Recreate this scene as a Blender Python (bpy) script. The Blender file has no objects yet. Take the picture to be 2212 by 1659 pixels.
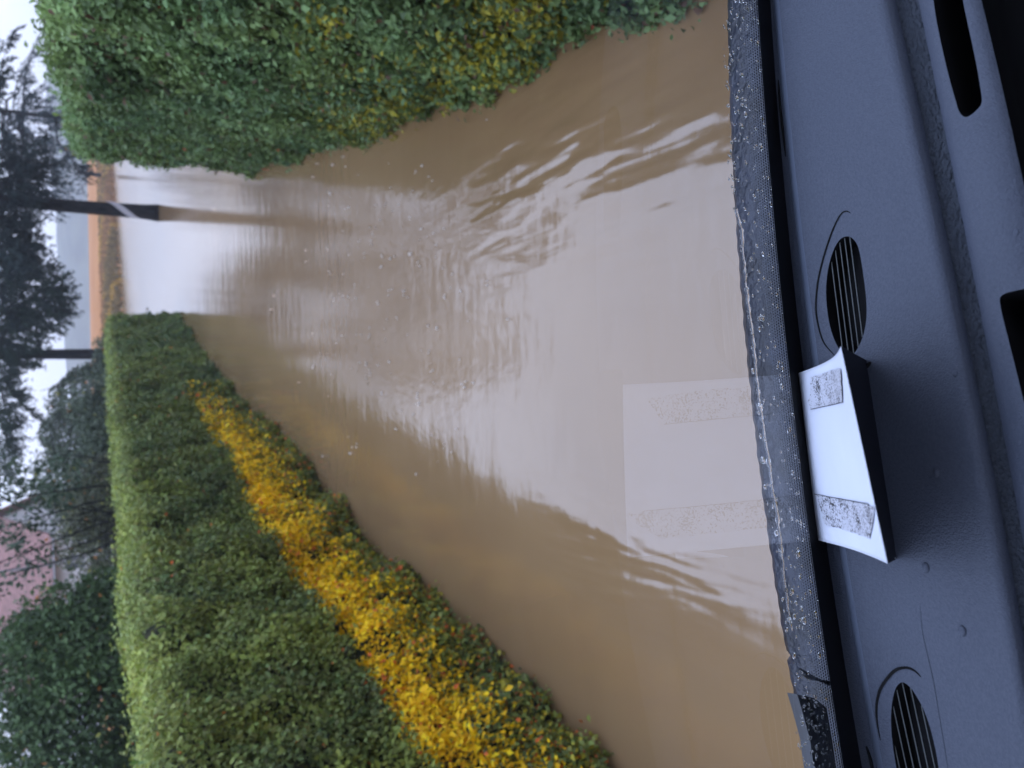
import bpy, bmesh, math, random
import numpy as np
from mathutils import Vector, Matrix
rng = np.random.default_rng(7); random.seed(7)
sc = bpy.context.scene; COL = sc.collection
# ------------------------------------------------------------------ camera
H = 2.0; PITCH = math.radians(28.3); ROLL = math.radians(1.3); F = 1662.0
XA = np.array([1, 0, 0.]); FW = np.array([0, math.cos(PITCH), -math.sin(PITCH)]); UP0 = np.array([0, math.sin(PITCH), math.cos(PITCH)])
RT = XA*math.cos(ROLL) - UP0*math.sin(ROLL); UP = UP0*math.cos(ROLL) + XA*math.sin(ROLL); CAM = np.array([0, 0, H])
cam = bpy.data.cameras.new("camera"); co = bpy.data.objects.new("camera", cam); COL.objects.link(co); sc.camera = co
cam.sensor_width = 36; cam.lens = F/2212*36; cam.clip_start = 0.02; cam.clip_end = 5000
M = Matrix((( -UP[0], RT[0], -FW[0], 0), (-UP[1], RT[1], -FW[1], 0), (-UP[2], RT[2], -FW[2], H), (0, 0, 0, 1)))
co.matrix_world = M       # the phone was held sideways: up in the world is left in the picture
cam.dof.use_dof = True; cam.dof.focus_distance = 0.78; cam.dof.aperture_fstop = 7.5
# ------------------------------------------------------------------ world
w = bpy.data.worlds.new("World"); sc.world = w; w.use_nodes = True; nt = w.node_tree; N = nt.nodes; L = nt.links; N.clear()
def nd(t, **k):
    n = N.new(t)
    for a, b in k.items(): setattr(n, a, b)
    return n
sky = nd('ShaderNodeTexSky', sky_type='NISHITA', sun_disc=False, sun_elevation=math.radians(50), sun_rotation=math.radians(215))
tc = nd('ShaderNodeTexCoord'); sep = nd('ShaderNodeSeparateXYZ'); L.new(tc.outputs['Generated'], sep.inputs[0])
mr = nd('ShaderNodeMapRange'); L.new(sep.outputs['Z'], mr.inputs['Value'])
mr.inputs['From Min'].default_value = 0; mr.inputs['From Max'].default_value = 1; mr.inputs['To Min'].default_value = 11.3; mr.inputs['To Max'].default_value = 37.
cn = nd('ShaderNodeTexNoise'); mp = nd('ShaderNodeMapping'); mp.inputs['Scale'].default_value = (1, 1, 3.5); L.new(tc.outputs['Generated'], mp.inputs[0]); L.new(mp.outputs[0], cn.inputs['Vector'])
cn.inputs['Scale'].default_value = 1.8; cn.inputs['Detail'].default_value = 5
cm = nd('ShaderNodeMapRange'); L.new(cn.outputs['Fac'], cm.inputs['Value']); cm.inputs['From Min'].default_value = .3; cm.inputs['From Max'].default_value = .7; cm.inputs['To Min'].default_value = .80; cm.inputs['To Max'].default_value = 1.12
mu = nd('ShaderNodeMath', operation='MULTIPLY'); L.new(mr.outputs[0], mu.inputs[0]); L.new(cm.outputs[0], mu.inputs[1])
vm = nd('ShaderNodeVectorMath', operation='SCALE'); vm.inputs[0].default_value = (0.86, 0.94, 1.20); L.new(mu.outputs[0], vm.inputs['Scale'])
tm = nd('ShaderNodeMix', data_type='RGBA'); tm.inputs[6].default_value = (.86, .94, 1.2, 1); tm.inputs[7].default_value = (.72, .90, 1.36, 1); tm.clamp_factor = True; L.new(sep.outputs['Z'], tm.inputs[0]); L.new(tm.outputs[2], vm.inputs[0])
mx = nd('ShaderNodeMix', data_type='RGBA'); mx.inputs[0].default_value = .9; L.new(sky.outputs[0], mx.inputs[6]); L.new(vm.outputs[0], mx.inputs[7])
bg = nd('ShaderNodeBackground'); bg.inputs['Strength'].default_value = 0.1; L.new(mx.outputs[2], bg.inputs[0])
wo = nd('ShaderNodeOutputWorld'); L.new(bg.outputs[0], wo.inputs[0])
sd = bpy.data.lights.new("sun", 'SUN'); sd.energy = 0.5; sd.angle = math.radians(25); sd.color = (1, .97, .93)
so = bpy.data.objects.new("sun", sd); COL.objects.link(so); so.rotation_euler = (math.radians(40), 0, math.radians(-35)); so.location = (0, 0, 40)
sc.view_settings.view_transform = 'Standard'; sc.view_settings.look = 'None'; sc.view_settings.exposure = 0; sc.view_settings.gamma = 1
sc.render.engine = 'CYCLES'; sc.cycles.transparent_max_bounces = 12; sc.cycles.max_bounces = 8; sc.cycles.caustics_reflective = False; sc.cycles.caustics_refractive = False
sc.cycles.volume_bounces = 2
# ------------------------------------------------------------------ helpers
def ray(x, y): return FW*F + RT*((1659-y)-829.5) - UP*(x-1106)
def onz(x, y, z=0.): d = ray(x, y); return CAM + d*((z-H)/d[2])
def onY(x, y, Y): d = ray(x, y); return CAM + d*(Y/d[1])
def interp(tab, y, k=1):
    """piecewise-linear with end extrapolation; tab = [(y, x), ...]"""
    ys = [t[0] for t in tab]; xs = [t[k] for t in tab]
    if y <= ys[0]: return xs[0] + (y-ys[0])*(xs[1]-xs[0])/(ys[1]-ys[0])
    if y >= ys[-1]: return xs[-1] + (y-ys[-1])*(xs[-1]-xs[-2])/(ys[-1]-ys[-2])
    return float(np.interp(y, ys, xs))
def smooth_tab(tab):
    """quadratic fit, so that long edges of the car come out as clean curves"""
    c = np.polyfit([t[0] for t in tab], [t[1] for t in tab], 2)
    return lambda y: float(np.polyval(c, y))
def tag(o, label=None, cat=None, group=None, kind=None):
    if label: o['label'] = label
    if cat: o['category'] = cat
    if group: o['group'] = group
    if kind: o['kind'] = kind
    return o
def empty(name, loc=(0, 0, 0)):
    o = bpy.data.objects.new(name, None); o.location = loc; COL.objects.link(o); o.empty_display_size = .2; return o
def link(name, me, mat=None, parent=None, smooth=False):
    o = bpy.data.objects.new(name, me); COL.objects.link(o)
    if mat: me.materials.append(mat)
    if parent is not None:
        o.parent = parent
        o.matrix_parent_inverse = Matrix.Translation(-world_loc(parent))
    if smooth: me.polygons.foreach_set('use_smooth', [True]*len(me.polygons))
    me.update(); return o
def world_loc(o):
    v = Vector(o.location)
    return v
def mesh(name, vs, fs, mat=None, parent=None, smooth=False):
    me = bpy.data.meshes.new(name); me.from_pydata([tuple(map(float, v)) for v in vs], [], fs); 
    return link(name, me, mat, parent, smooth)
class MB:
    def __init__(s): s.v = []; s.f = []
    def add(s, vs, fs):
        b = len(s.v); s.v += [tuple(map(float, v)) for v in vs]; s.f += [tuple(b+i for i in f) for f in fs]
    def box(s, c, size, rz=0):
        x, y, z = [a/2 for a in size]; ca, sa = math.cos(rz), math.sin(rz)
        vs = [(c[0]+ca*i-sa*j, c[1]+sa*i+ca*j, c[2]+k) for i, j, k in [(-x,-y,-z),(x,-y,-z),(x,y,-z),(-x,y,-z),(-x,-y,z),(x,-y,z),(x,y,z),(-x,y,z)]]
        s.add(vs, [(3,2,1,0),(4,5,6,7),(0,1,5,4),(1,2,6,5),(2,3,7,6),(3,0,4,7)])
    def tube(s, pts, rad, n=6, cap=True):
        pts = [np.array(p, float) for p in pts]; m = len(pts); vs = []
        for i, p in enumerate(pts):
            t = pts[min(i+1, m-1)] - pts[max(i-1, 0)]; t = t/(np.linalg.norm(t)+1e-9)
            a = np.cross(t, (0, 0, 1)) if abs(t[2]) < .9 else np.cross(t, (1, 0, 0)); a /= np.linalg.norm(a); b = np.cross(t, a)
            r = rad[i] if hasattr(rad, '__len__') else rad
            vs += [p + r*(a*math.cos(2*math.pi*k/n) + b*math.sin(2*math.pi*k/n)) for k in range(n)]
        fs = [(i*n+k, i*n+(k+1) % n, (i+1)*n+(k+1) % n, (i+1)*n+k) for i in range(m-1) for k in range(n)]
        if cap: fs += [tuple(range(n))[::-1], tuple((m-1)*n+k for k in range(n))]
        s.add(vs, fs)
    def build(s, name, mat=None, parent=None, smooth=False): return mesh(name, s.v, s.f, mat, parent, smooth)
def hashn(i, j, k, s):
    h = (i*374761393 + j*668265263 + k*2147483647 + s*1274126177) & 0xffffffff
    h = ((h ^ (h >> 13))*1274126177) & 0xffffffff
    return ((h ^ (h >> 16)) & 0xffff)/65535.0
def noise(P, scale, seed=0):
    Q = np.asarray(P, float)*scale; I = np.floor(Q).astype(np.int64); f = Q-I; f = f*f*(3-2*f); o = 0
    for a in (0, 1):
        for b in (0, 1):
            for c in (0, 1):
                wgt = (f[:, 0] if a else 1-f[:, 0])*(f[:, 1] if b else 1-f[:, 1])*(f[:, 2] if c else 1-f[:, 2])
                o = o + wgt*hashn(I[:, 0]+a, I[:, 1]+b, I[:, 2]+c, seed)
    return o
def fbm(P, scale, seed=0, n=3):
    return sum(noise(P, scale*2**i, seed+i)/2**i for i in range(n))/sum(1/2**i for i in range(n))
def unit(a): return a/(np.linalg.norm(a, axis=1, keepdims=True)+1e-9)
def leaves(name, P, Nrm, size, aspect, colors, mat, parent=None, dirn=None, fold=.25):
    """every leaf a kite of two triangles folded along its rib; P centres, Nrm facing, size length"""
    n = len(P); Nrm = unit(Nrm); D = rng.normal(size=(n, 3)) if dirn is None else dirn
    D = unit(D - Nrm*np.sum(D*Nrm, 1, keepdims=True)); S = np.cross(Nrm, D); s = np.asarray(size).reshape(-1, 1)*np.ones((n, 1)); a = np.asarray(aspect).reshape(-1, 1)
    V = np.stack([P-D*s*.5, P+S*s*a*.5+Nrm*s*fold*.4-D*s*.08, P+D*s*.5-Nrm*s*.12, P-S*s*a*.5+Nrm*s*fold*.4-D*s*.08], 1).reshape(-1, 3)
    me = bpy.data.meshes.new(name); me.vertices.add(4*n); me.vertices.foreach_set('co', V.astype(np.float32).ravel())
    b = np.arange(n)[:, None]*4; T = np.concatenate([b+[0, 1, 2], b+[0, 2, 3]], 1).reshape(-1)
    me.loops.add(6*n); me.loops.foreach_set('vertex_index', T.astype(np.int32)); me.polygons.add(2*n)
    me.polygons.foreach_set('loop_start', np.arange(0, 6*n, 3, dtype=np.int32))
    me.update(calc_edges=True); me.validate()
    ca = me.color_attributes.new('leaf_colour', 'FLOAT_COLOR', 'POINT')
    c = np.ones((n, 4)); c[:, :3] = np.clip(colors, 0.004, .98); ca.data.foreach_set('color', np.repeat(c, 4, 0).astype(np.float32).ravel())
    return link(name, me, mat, parent)
# ------------------------------------------------------------------ materials
def mat(name, col=(.5, .5, .5), rough=.6, spec=.5, **kw):
    m = bpy.data.materials.new(name); m.use_nodes = True; b = m.node_tree.nodes['Principled BSDF']
    b.inputs['Base Color'].default_value = (*col, 1); b.inputs['Roughness'].default_value = rough; b.inputs['Specular IOR Level'].default_value = spec
    for k, v in kw.items(): b.inputs[k.replace('_', ' ')].default_value = v
    return m
def noisy(m, c1, c2, scale, lo=.35, hi=.65, bump=0, bscale=None, coord='Object', stretch=(1, 1, 1), bdist=.01):
    t = m.node_tree; b = t.nodes['Principled BSDF']; n = t.nodes.new; l = t.links.new
    tc = n('ShaderNodeTexCoord'); mp = n('ShaderNodeMapping'); mp.inputs['Scale'].default_value = stretch; l(tc.outputs[coord], mp.inputs[0])
    x = n('ShaderNodeTexNoise'); x.inputs['Scale'].default_value = scale; x.inputs['Detail'].default_value = 6; l(mp.outputs[0], x.inputs['Vector'])
    r = n('ShaderNodeValToRGB'); r.color_ramp.elements[0].position = lo; r.color_ramp.elements[1].position = hi
    r.color_ramp.elements[0].color = (*c1, 1); r.color_ramp.elements[1].color = (*c2, 1); l(x.outputs['Fac'], r.inputs[0]); l(r.outputs[0], b.inputs['Base Color'])
    if bump:
        y = n('ShaderNodeTexNoise'); y.inputs['Scale'].default_value = bscale or scale; y.inputs['Detail'].default_value = 4; l(mp.outputs[0], y.inputs['Vector'])
        bp = n('ShaderNodeBump'); bp.inputs['Strength'].default_value = bump; bp.inputs['Distance'].default_value = bdist; l(y.outputs['Fac'], bp.inputs['Height']); l(bp.outputs[0], b.inputs['Normal'])
    return m
def leafmat(name, rough=.5, trans=.3, spec=.22):
    m = bpy.data.materials.new(name); m.use_nodes = True; t = m.node_tree; b = t.nodes['Principled BSDF']; o = t.nodes['Material Output']
    a = t.nodes.new('ShaderNodeVertexColor'); a.layer_name = 'leaf_colour'; t.links.new(a.outputs[0], b.inputs['Base Color']); b.inputs['Roughness'].default_value = rough; b.inputs['Specular IOR Level'].default_value = spec
    tr = t.nodes.new('ShaderNodeBsdfTranslucent'); t.links.new(a.outputs[0], tr.inputs[0]); mx = t.nodes.new('ShaderNodeMixShader'); mx.inputs[0].default_value = trans
    t.links.new(b.outputs[0], mx.inputs[1]); t.links.new(tr.outputs[0], mx.inputs[2]); t.links.new(mx.outputs[0], o.inputs[0]); return m
M_leaf = leafmat('leaf'); M_needle = leafmat('needles', .9, .05, .03)
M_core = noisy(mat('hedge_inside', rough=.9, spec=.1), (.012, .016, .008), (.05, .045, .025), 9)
M_bark = noisy(mat('bark', rough=1., spec=.04), (.008, .008, .009), (.026, .024, .025), 6, bump=.8, bdist=.03, stretch=(3, 3, .6))
M_twig = mat('twigs', (.05, .04, .03), .8, .2)

# ================================================================== SETTING
# ground sheet (flooded bed, banks, garden)
def ground_z(x, y):
    z = -0.35
    return z
M_ground = noisy(mat('wet_ground', rough=.7), (.05, .05, .03), (.10, .085, .05), .6)
g = mesh('ground', [(-1100, -200, -.4), (1180, -200, -.4), (1180, 1000, -.4), (-1100, 1000, -.4)], [(0, 1, 2, 3)], M_ground); tag(g, kind='structure')

# the flood water
def water():
    ys = np.concatenate([np.linspace(-6, .5, 14), np.geomspace(.55, 110, 260)]); xs = np.concatenate([-np.geomspace(80, 2.6, 30), np.linspace(-2.5, 3.5, 130), np.geomspace(3.6, 140, 34)])
    X, Y = np.meshgrid(xs, ys); nx, ny = len(xs), len(ys); V = np.stack([X.ravel(), Y.ravel(), np.zeros(X.size)], 1)
    me = bpy.data.meshes.new('water'); I = np.arange(nx*ny).reshape(ny, nx); q = np.stack([I[:-1, :-1], I[:-1, 1:], I[1:, 1:], I[1:, :-1]], -1).reshape(-1, 4)
    me.from_pydata(V.tolist(), [], q.tolist())
    def blob(cx, cy, rx, ry, ang=0):
        c, s = math.cos(ang), math.sin(ang); u = (X-cx)*c + (Y-cy)*s; v = -(X-cx)*s + (Y-cy)*c
        return np.exp(-((u/rx)**2 + (v/ry)**2))
    big = np.clip(blob(.95, 3.3, .5, 1.3, .08) + .85*blob(-.75, 2.7, .33, .65, -.1), 0, 1)
    mid = np.clip(blob(.3, 5.0, .8, 1.4) + .6*blob(.9, 6.5, .9, 2.4) + .4*blob(-.2, 6., .8, 1.5), 0, 1)
    for nme, a in (('wake', big), ('chop', mid)):
        at = me.attributes.new(nme, 'FLOAT', 'POINT'); at.data.foreach_set('value', a.ravel().astype(np.float32))
    m = mat('muddy_water', (.235, .150, .078), .12, IOR=1.80); t = m.node_tree; n = t.nodes.new; l = t.links.new; b = t.nodes['Principled BSDF']
    tc = n('ShaderNodeTexCoord')
    def nz(stretch, scale, det=3, rot=0, dist=0):
        mp = n('ShaderNodeMapping'); mp.inputs['Scale'].default_value = stretch; mp.inputs['Rotation'].default_value = (0, 0, rot); l(tc.outputs['Object'], mp.inputs[0])
        x = n('ShaderNodeTexNoise'); x.inputs['Scale'].default_value = scale; x.inputs['Detail'].default_value = det; x.inputs['Distortion'].default_value = dist; l(mp.outputs[0], x.inputs['Vector']); return x.outputs['Fac']
    def at(nm): a = n('ShaderNodeAttribute'); a.attribute_name = nm; return a.outputs['Fac']
    def mul(a, b_):
        x = n('ShaderNodeMath'); x.operation = 'MULTIPLY'
        for i, q_ in enumerate((a, b_)):
            if isinstance(q_, (int, float)): x.inputs[i].default_value = q_
            else: l(q_, x.inputs[i])
        return x.outputs[0]
    def add(a, b_): x = n('ShaderNodeMath'); l(a, x.inputs[0]); l(b_, x.inputs[1]); return x.outputs[0]
    hgt = mul(mul(nz((6.2, 1.25, 1), 1, 1.8, .08, .15), at('wake')), .036)
    hgt = add(hgt, mul(mul(nz((9, 5, 1), 1.5, 3, .5), at('chop')), .003))
    hgt = add(hgt, mul(nz((1.2, 3.2, 1), 1.5, 4), .006))
    hgt = add(hgt, mul(nz((.5, .9, 1), .5, 2), .012))
    bp = n('ShaderNodeBump'); bp.inputs['Strength'].default_value = 1; bp.inputs['Distance'].default_value = 1.; l(hgt, bp.inputs['Height']); l(bp.outputs[0], b.inputs['Normal'])
    r = n('ShaderNodeValToRGB'); r.color_ramp.elements[0].position = .3; r.color_ramp.elements[1].position = .7
    r.color_ramp.elements[0].color = (.185, .110, .052, 1); r.color_ramp.elements[1].color = (.242, .150, .075, 1); l(nz((1, .5, 1), .7, 4), r.inputs[0]); l(r.outputs[0], b.inputs['Base Color'])
    return tag(link('water', me, m, smooth=True), kind='structure')
water()

# far bank and field rising behind the flood
def field():
    A = onz(245, 380, 0); B = onz(268, 690, 0)     # water edge, right and left
    d = (B-A)/np.linalg.norm(B-A); pts0 = [A - d*90, A, B, B + d*60]
    edge = [A + d*s for s in np.linspace(-110, 90, 160)]
    prof = [(0, -.15), (.8, .25), (3, .6), (7, .9), (14, 1.5), (40, 2.3), (80, 2.9), (150, 3.4), (700, 3.5)]
    perp = np.array([-d[1], d[0], 0]); perp = perp if perp[1] > 0 else -perp
    V = []; nx = len(edge)
    for k, (o, z) in enumerate(prof):
        for i, e in enumerate(edge):
            j = (noise(np.array([[i*.35, k*3.1, 0]]), 1)[0]-.5)*(.5 if k < 5 else 0)
            P = e + perp*(o + j*2*(k > 0)); V.append((P[0] + (e[0]-edge[nx//2][0])*o*.02, P[1], z + j*.35*(k > 1)))
    fs = [(k*nx+i, k*nx+i+1, (k+1)*nx+i+1, (k+1)*nx+i) for k in range(len(prof)-1) for i in range(nx-1)]
    m = noisy(mat('stubble_field', rough=1., spec=.0), (.26, .115, .045), (.36, .175, .075), .12, stretch=(1, 3, 1), bump=.3, bscale=2)
    o = mesh('field', V, fs, m, smooth=True); tag(o, kind='structure')
    # weeds along the bank
    n = 26000; s = rng.uniform(-60, 55, n); t = rng.uniform(0, 1, n)**1.2*9; P = A + d*s[:, None] + perp*t[:, None]; P[:, 2] = np.interp(t, [0, .8, 3, 7, 14], [-.05, .25, .6, .9, 1.5]) + rng.uniform(0, .5, n)
    nz = noise(P*[1, 1, 0], .25, 3); cols = np.where((nz < .45)[:, None], [.28, .15, .06], np.where((nz < .62)[:, None], [.40, .24, .05], [.19, .13, .05]))*rng.uniform(.5, 1.3, (n, 1))
    Nn = rng.normal(size=(n, 3))*[1, 1, .3] + [0, -1, 0]; D = rng.normal(size=(n, 3))*.4 + [0, 0, 1]
    o = leaves('weeds', P, Nn, rng.uniform(.25, .6, n), .35, cols, M_leaf, dirn=D); tag(o, kind='stuff', label='yellow and rusty weeds on the bank at the far edge of the flood', cat='weeds')
field()
def garden():      # lawn behind the low hedge, just above the flood
    pts = [(-60, -2), (-2.9, -2), (-2.4, 4), (-1.5, 9), (-.8, 12), (.3, 16), (.8, 20), (.6, 23), (-3, 60), (-80, 75)]
    V = [(x, y, .07) for x, y in pts]; m = noisy(mat('lawn', rough=.9), (.03, .05, .018), (.07, .085, .03), 1.5, bump=.5, bscale=20)
    o = mesh('lawn', V, [tuple(range(len(V)))], m); tag(o, kind='structure')
garden()
def hills():
    V = []; n = 90; us = np.linspace(-1000, 1100, n)
    for k, (Y, f) in enumerate([(520, 0), (560, .6), (640, 1), (800, 1.1)]):
        for i, x in enumerate(us):
            xx = x/ Y*560
            h = 24*np.exp(-((xx-210)/200.)**2) + 7*np.exp(-((xx-20)/70.)**2) + 1.5 + 2.4*(noise(np.array([[i*.9, k, 0]]), 1.)[0])
            if k > 1: h *= 1.1
            V.append((x, Y, 1.0 + h*f))
    fs = [(k*n+i, k*n+i+1, (k+1)*n+i+1, (k+1)*n+i) for k in range(3) for i in range(n-1)]
    m = noisy(mat('far_woods', rough=1., spec=.0), (.03, .045, .035), (.07, .085, .06), .06, bump=.6, bscale=.3, bdist=2)
    o = mesh('hills', V, fs, m, smooth=True); tag(o, kind='structure')
hills()

# ================================================================== HEDGES
def path_fn(pts):
    P = np.array(pts); seg = np.linalg.norm(np.diff(P, axis=0), axis=1); s = np.concatenate([[0], np.cumsum(seg)])
    def f(q): return np.stack([np.interp(q, s, P[:, 0]), np.interp(q, s, P[:, 1])], 1)
    return f, s[-1]
def smooth_path(pts, n=60, it=6):
    f, L_ = path_fn(pts); q = f(np.linspace(0, L_, n))
    for _ in range(it): q[1:-1] = (q[:-2]+2*q[1:-1]+q[2:])/4
    return q
def hedge(name, label, path, height, thick, side, count, colour, lean=.0, sizes=(.022, .036), seed=1, round_end=.35, back_gap=0):
    """path: foot of the face towards the road, near end first; side=+1 when the hedge body lies to the left of the path"""
    root = empty(name, (path[0][0], path[0][1], 0)); tag(root, label, 'hedge')
    q = smooth_path(path); f, L_ = path_fn(q)
    def frame(s):
        p = f(s); t = unit(f(np.minimum(s+.15, L_)) - f(np.maximum(s-.15, 0))); nrm = np.stack([-t[:, 1], t[:, 0]], 1)*(-side)   # towards the road
        return p, t, nrm
    # the profile runs face bottom -> face top -> top back -> back bottom; r in 0..1 along it
    def surf(s, a, b, off=0):
        """a: 0 face, 1 top, 2 end, 3 back; b runs along it 0..1"""
        p, t, nr = frame(s); out = np.zeros((len(s), 3)); nm = np.zeros((len(s), 3))
        hz = height(s)
        end = np.clip((s-(L_-round_end))/round_end, 0, 1)
        drop = 1-(1-np.sqrt(np.clip(1-end**2, 0, 1)))*.16; hz = hz*drop
        inset = (1-np.sqrt(np.clip(1-end**2, 0, 1)))*round_end*.8
        z = np.where(a == 0, b*hz, np.where(a == 1, hz, b*hz)); rr = .10
        # rounding at top edge
        k = np.clip((z-(hz-rr))/rr, 0, 1); cur = (1-np.sqrt(np.clip(1-k**2, 0, 1)))*rr
        dist = np.where(a == 0, -inset - cur - lean*z, np.where(a == 1, -inset-rr*.6 - b*(thick-rr) - lean*z, -thick+inset))
        P2 = p + nr*dist[:, None]; out[:, :2] = P2; out[:, 2] = z
        nm[:, :2] = nr*np.where(a == 0, 1, np.where(a == 1, .0, -1))[:, None] + t*(end*.7)[:, None]; nm[:, 2] = np.where(a == 1, 1.0, np.where(a == 0, .15+k*.8, .1)); nm = unit(nm)
        bul = (fbm(out, 1.6, seed, 3)-.5)*.30 + (noise(out, 5.5, seed+9)-.5)*.14
        low = np.clip(1-out[:, 2]/.35, 0, 1)*np.where(a == 0, 1, 0); bul = bul + low*(noise(out, 2.6, seed+5)-.55)*(.13 if side > 0 else .10)
        out += nm*(bul*np.where(a == 1, .55, 1)+off)[:, None]; out[:, 2] = np.maximum(out[:, 2], -.04)
        return out, nm
    # solid inside
    ss = np.linspace(0, L_, 140); rows = []
    prof = [(0, b) for b in np.linspace(0, 1, 12)] + [(1, b) for b in (.1, .5, .9)] + [(3, b) for b in (1, .66, .33, 0)]
    for a, b in prof:
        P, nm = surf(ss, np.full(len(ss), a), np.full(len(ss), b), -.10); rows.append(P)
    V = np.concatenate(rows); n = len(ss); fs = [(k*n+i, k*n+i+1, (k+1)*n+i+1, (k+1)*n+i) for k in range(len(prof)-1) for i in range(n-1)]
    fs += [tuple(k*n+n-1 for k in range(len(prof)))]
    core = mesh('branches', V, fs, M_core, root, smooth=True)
    # leaves: thicker towards the near end of the face
    n = count; u = rng.uniform(0, 1, n)
    sn = L_*(u**1.55); a = rng.choice([0, 1, 3], n, p=[.74, .24, .02]); b = rng.uniform(0, 1, n)
    e = rng.uniform(0, 1, n) < .05; sn = np.where(e, L_-rng.uniform(0, round_end, n), sn)
    P, nm = surf(sn, a, b, 0); depth = rng.uniform(-.085, .03, n); tuft = rng.uniform(0, 1, n) < .03; depth = np.where(tuft, rng.uniform(.02, .09, n), depth); P += nm*depth[:, None]
    # end face leaves
    ne = count//9; se = np.full(ne, L_); bb = rng.uniform(0, 1, ne); Pf, n1 = surf(se, np.zeros(ne, int), bb); Pb, n2 = surf(se, np.full(ne, 3), bb); k = rng.uniform(0, 1, (ne, 1)); Pe = Pf*(1-k)+Pb*k
    _, te, _ = frame(se); nme = np.concatenate([te, np.zeros((ne, 1))], 1); Pe += nme*rng.uniform(-.08, .05, (ne, 1))
    Pe += nme*((noise(Pe, 5, seed)-.5)*.12)[:, None]
    P = np.concatenate([P, Pe]); nm = np.concatenate([nm, nme]); bfrac = P[:, 2]/height(np.concatenate([sn, se])); S = np.concatenate([sn, se]); A = np.concatenate([a, np.full(ne, 2)])
    gap = fbm(P, 4.2, seed+40, 2); P -= nm*(np.clip(.38-gap, 0, .12)*.75)[:, None]; P[:, 2] = np.maximum(P[:, 2], -.02)
    shoot = rng.uniform(0, 1, len(P)) < .012; P[shoot] += nm[shoot]*rng.uniform(.02, .10, (shoot.sum(), 1))
    Nn = nm + rng.normal(size=P.shape)*.75; Nn[:, 2] += .35
    dist = np.hypot(P[:, 0], P[:, 1]); sz = rng.uniform(sizes[0], sizes[1], len(P))*rng.lognormal(0, .22, len(P))*np.clip(.8+dist/16, .8, 2.0)
    cols, in_beam = colour(P, S, bfrac, A)
    keep = ~in_beam
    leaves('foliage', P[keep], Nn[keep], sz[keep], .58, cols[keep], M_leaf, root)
    if in_beam.any():
        o = leaves('beam_lit_foliage', P[in_beam], Nn[in_beam], sz[in_beam], .6, cols[in_beam], M_leaf, root); o['label'] = 'lower leaves painted gold for the headlight beam, some rust coloured'
    return root
S_ = H/1.6
def left_colour(P, S, f, A):
    n = len(P); base = np.array([.145, .175, .046]); v = fbm(P, 1.3, 4, 3)[:, None]; v2 = noise(P, 3.7, 12)[:, None]
    c = base*(.65+.9*v) + np.array([.06, .05, -.015])*(v2-.45)*1.4
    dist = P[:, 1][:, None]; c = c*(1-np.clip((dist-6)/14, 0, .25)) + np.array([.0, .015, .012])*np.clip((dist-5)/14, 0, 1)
    c = np.where((A == 1)[:, None], c*1.0+[.07, .075, .015], c)  # top leaves lightened in colour for the sky light on them
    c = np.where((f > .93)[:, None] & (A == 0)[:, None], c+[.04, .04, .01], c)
    c *= rng.uniform(.55, 1.5, (n, 1)); c += rng.normal(size=(n, 3))*[.012, .01, .004]
    # headlight beam on the lower part of the face, painted as gold leaf colour
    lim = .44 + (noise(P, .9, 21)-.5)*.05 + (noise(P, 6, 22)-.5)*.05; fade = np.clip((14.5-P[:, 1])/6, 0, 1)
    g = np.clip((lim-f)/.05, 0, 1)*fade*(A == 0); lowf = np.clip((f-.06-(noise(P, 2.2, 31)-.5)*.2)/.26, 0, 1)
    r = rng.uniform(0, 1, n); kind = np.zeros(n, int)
    pg = g*(.28+.70*lowf); in_beam = r < pg
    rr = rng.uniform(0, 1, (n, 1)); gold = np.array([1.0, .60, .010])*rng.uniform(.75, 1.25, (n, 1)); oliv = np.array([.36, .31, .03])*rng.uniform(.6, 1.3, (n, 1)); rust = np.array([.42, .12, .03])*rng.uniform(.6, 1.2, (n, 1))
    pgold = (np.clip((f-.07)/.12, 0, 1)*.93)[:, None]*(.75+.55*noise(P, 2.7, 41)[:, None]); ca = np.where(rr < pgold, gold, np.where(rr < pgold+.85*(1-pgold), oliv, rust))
    c = np.where(in_beam[:, None], ca, c)
    red = rng.uniform(0, 1, n) < .006*(.3+g*5); c = np.where(red[:, None], np.array([.75, .17, .04]), c)
    return c, in_beam
def right_colour(P, S, f, A):
    n = len(P); v = fbm(P, 1.2, 54, 3)[:, None]; v2 = noise(P, 3.1, 62)[:, None]
    c = np.array([.108, .165, .060])*(.6+.95*v) + np.array([.05, .03, -.02])*(v2-.5)
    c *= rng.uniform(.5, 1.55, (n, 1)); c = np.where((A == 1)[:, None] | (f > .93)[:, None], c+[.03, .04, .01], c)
    yb = np.zeros(n)
    for (x, y, rad) in [(770, 270, .22), (850, 255, .20), (1000, 130, .14), (1040, 80, .2), (1070, 150, .2), (1110, 90, .16), (950, 190, .13), (1090, 20, .12), (1150, 30, .15), (700, 60, .08)]:
        d = ray(x, y); tt = np.sum((P-CAM)*d, 1)/np.dot(d, d); dd = np.linalg.norm(P-CAM-d*tt[:, None], axis=1); yb = np.maximum(yb, np.exp(-(dd/rad)**2))
    yb = yb*np.clip(noise(P, 5, 77)*1.9-.15, 0, 1)
    g = rng.uniform(0, 1, n) < yb*.6; c = np.where(g[:, None], np.array([.30, .27, .03])*rng.uniform(.6, 1.4, (n, 1)), c)
    br = (rng.uniform(0, 1, n) < .035); c = np.where(br[:, None], [.11, .06, .035], c)
    red = rng.uniform(0, 1, n) < .0012; c = np.where(red[:, None], [.5, .09, .05], c)
    return c, np.zeros(n, bool)
lp = [onz(*q)[:2] for q in [(1300, 1590), (1130, 1400), (950, 1250), (800, 1130), (640, 950), (500, 826), (400, 695), (385, 672)]]
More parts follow.
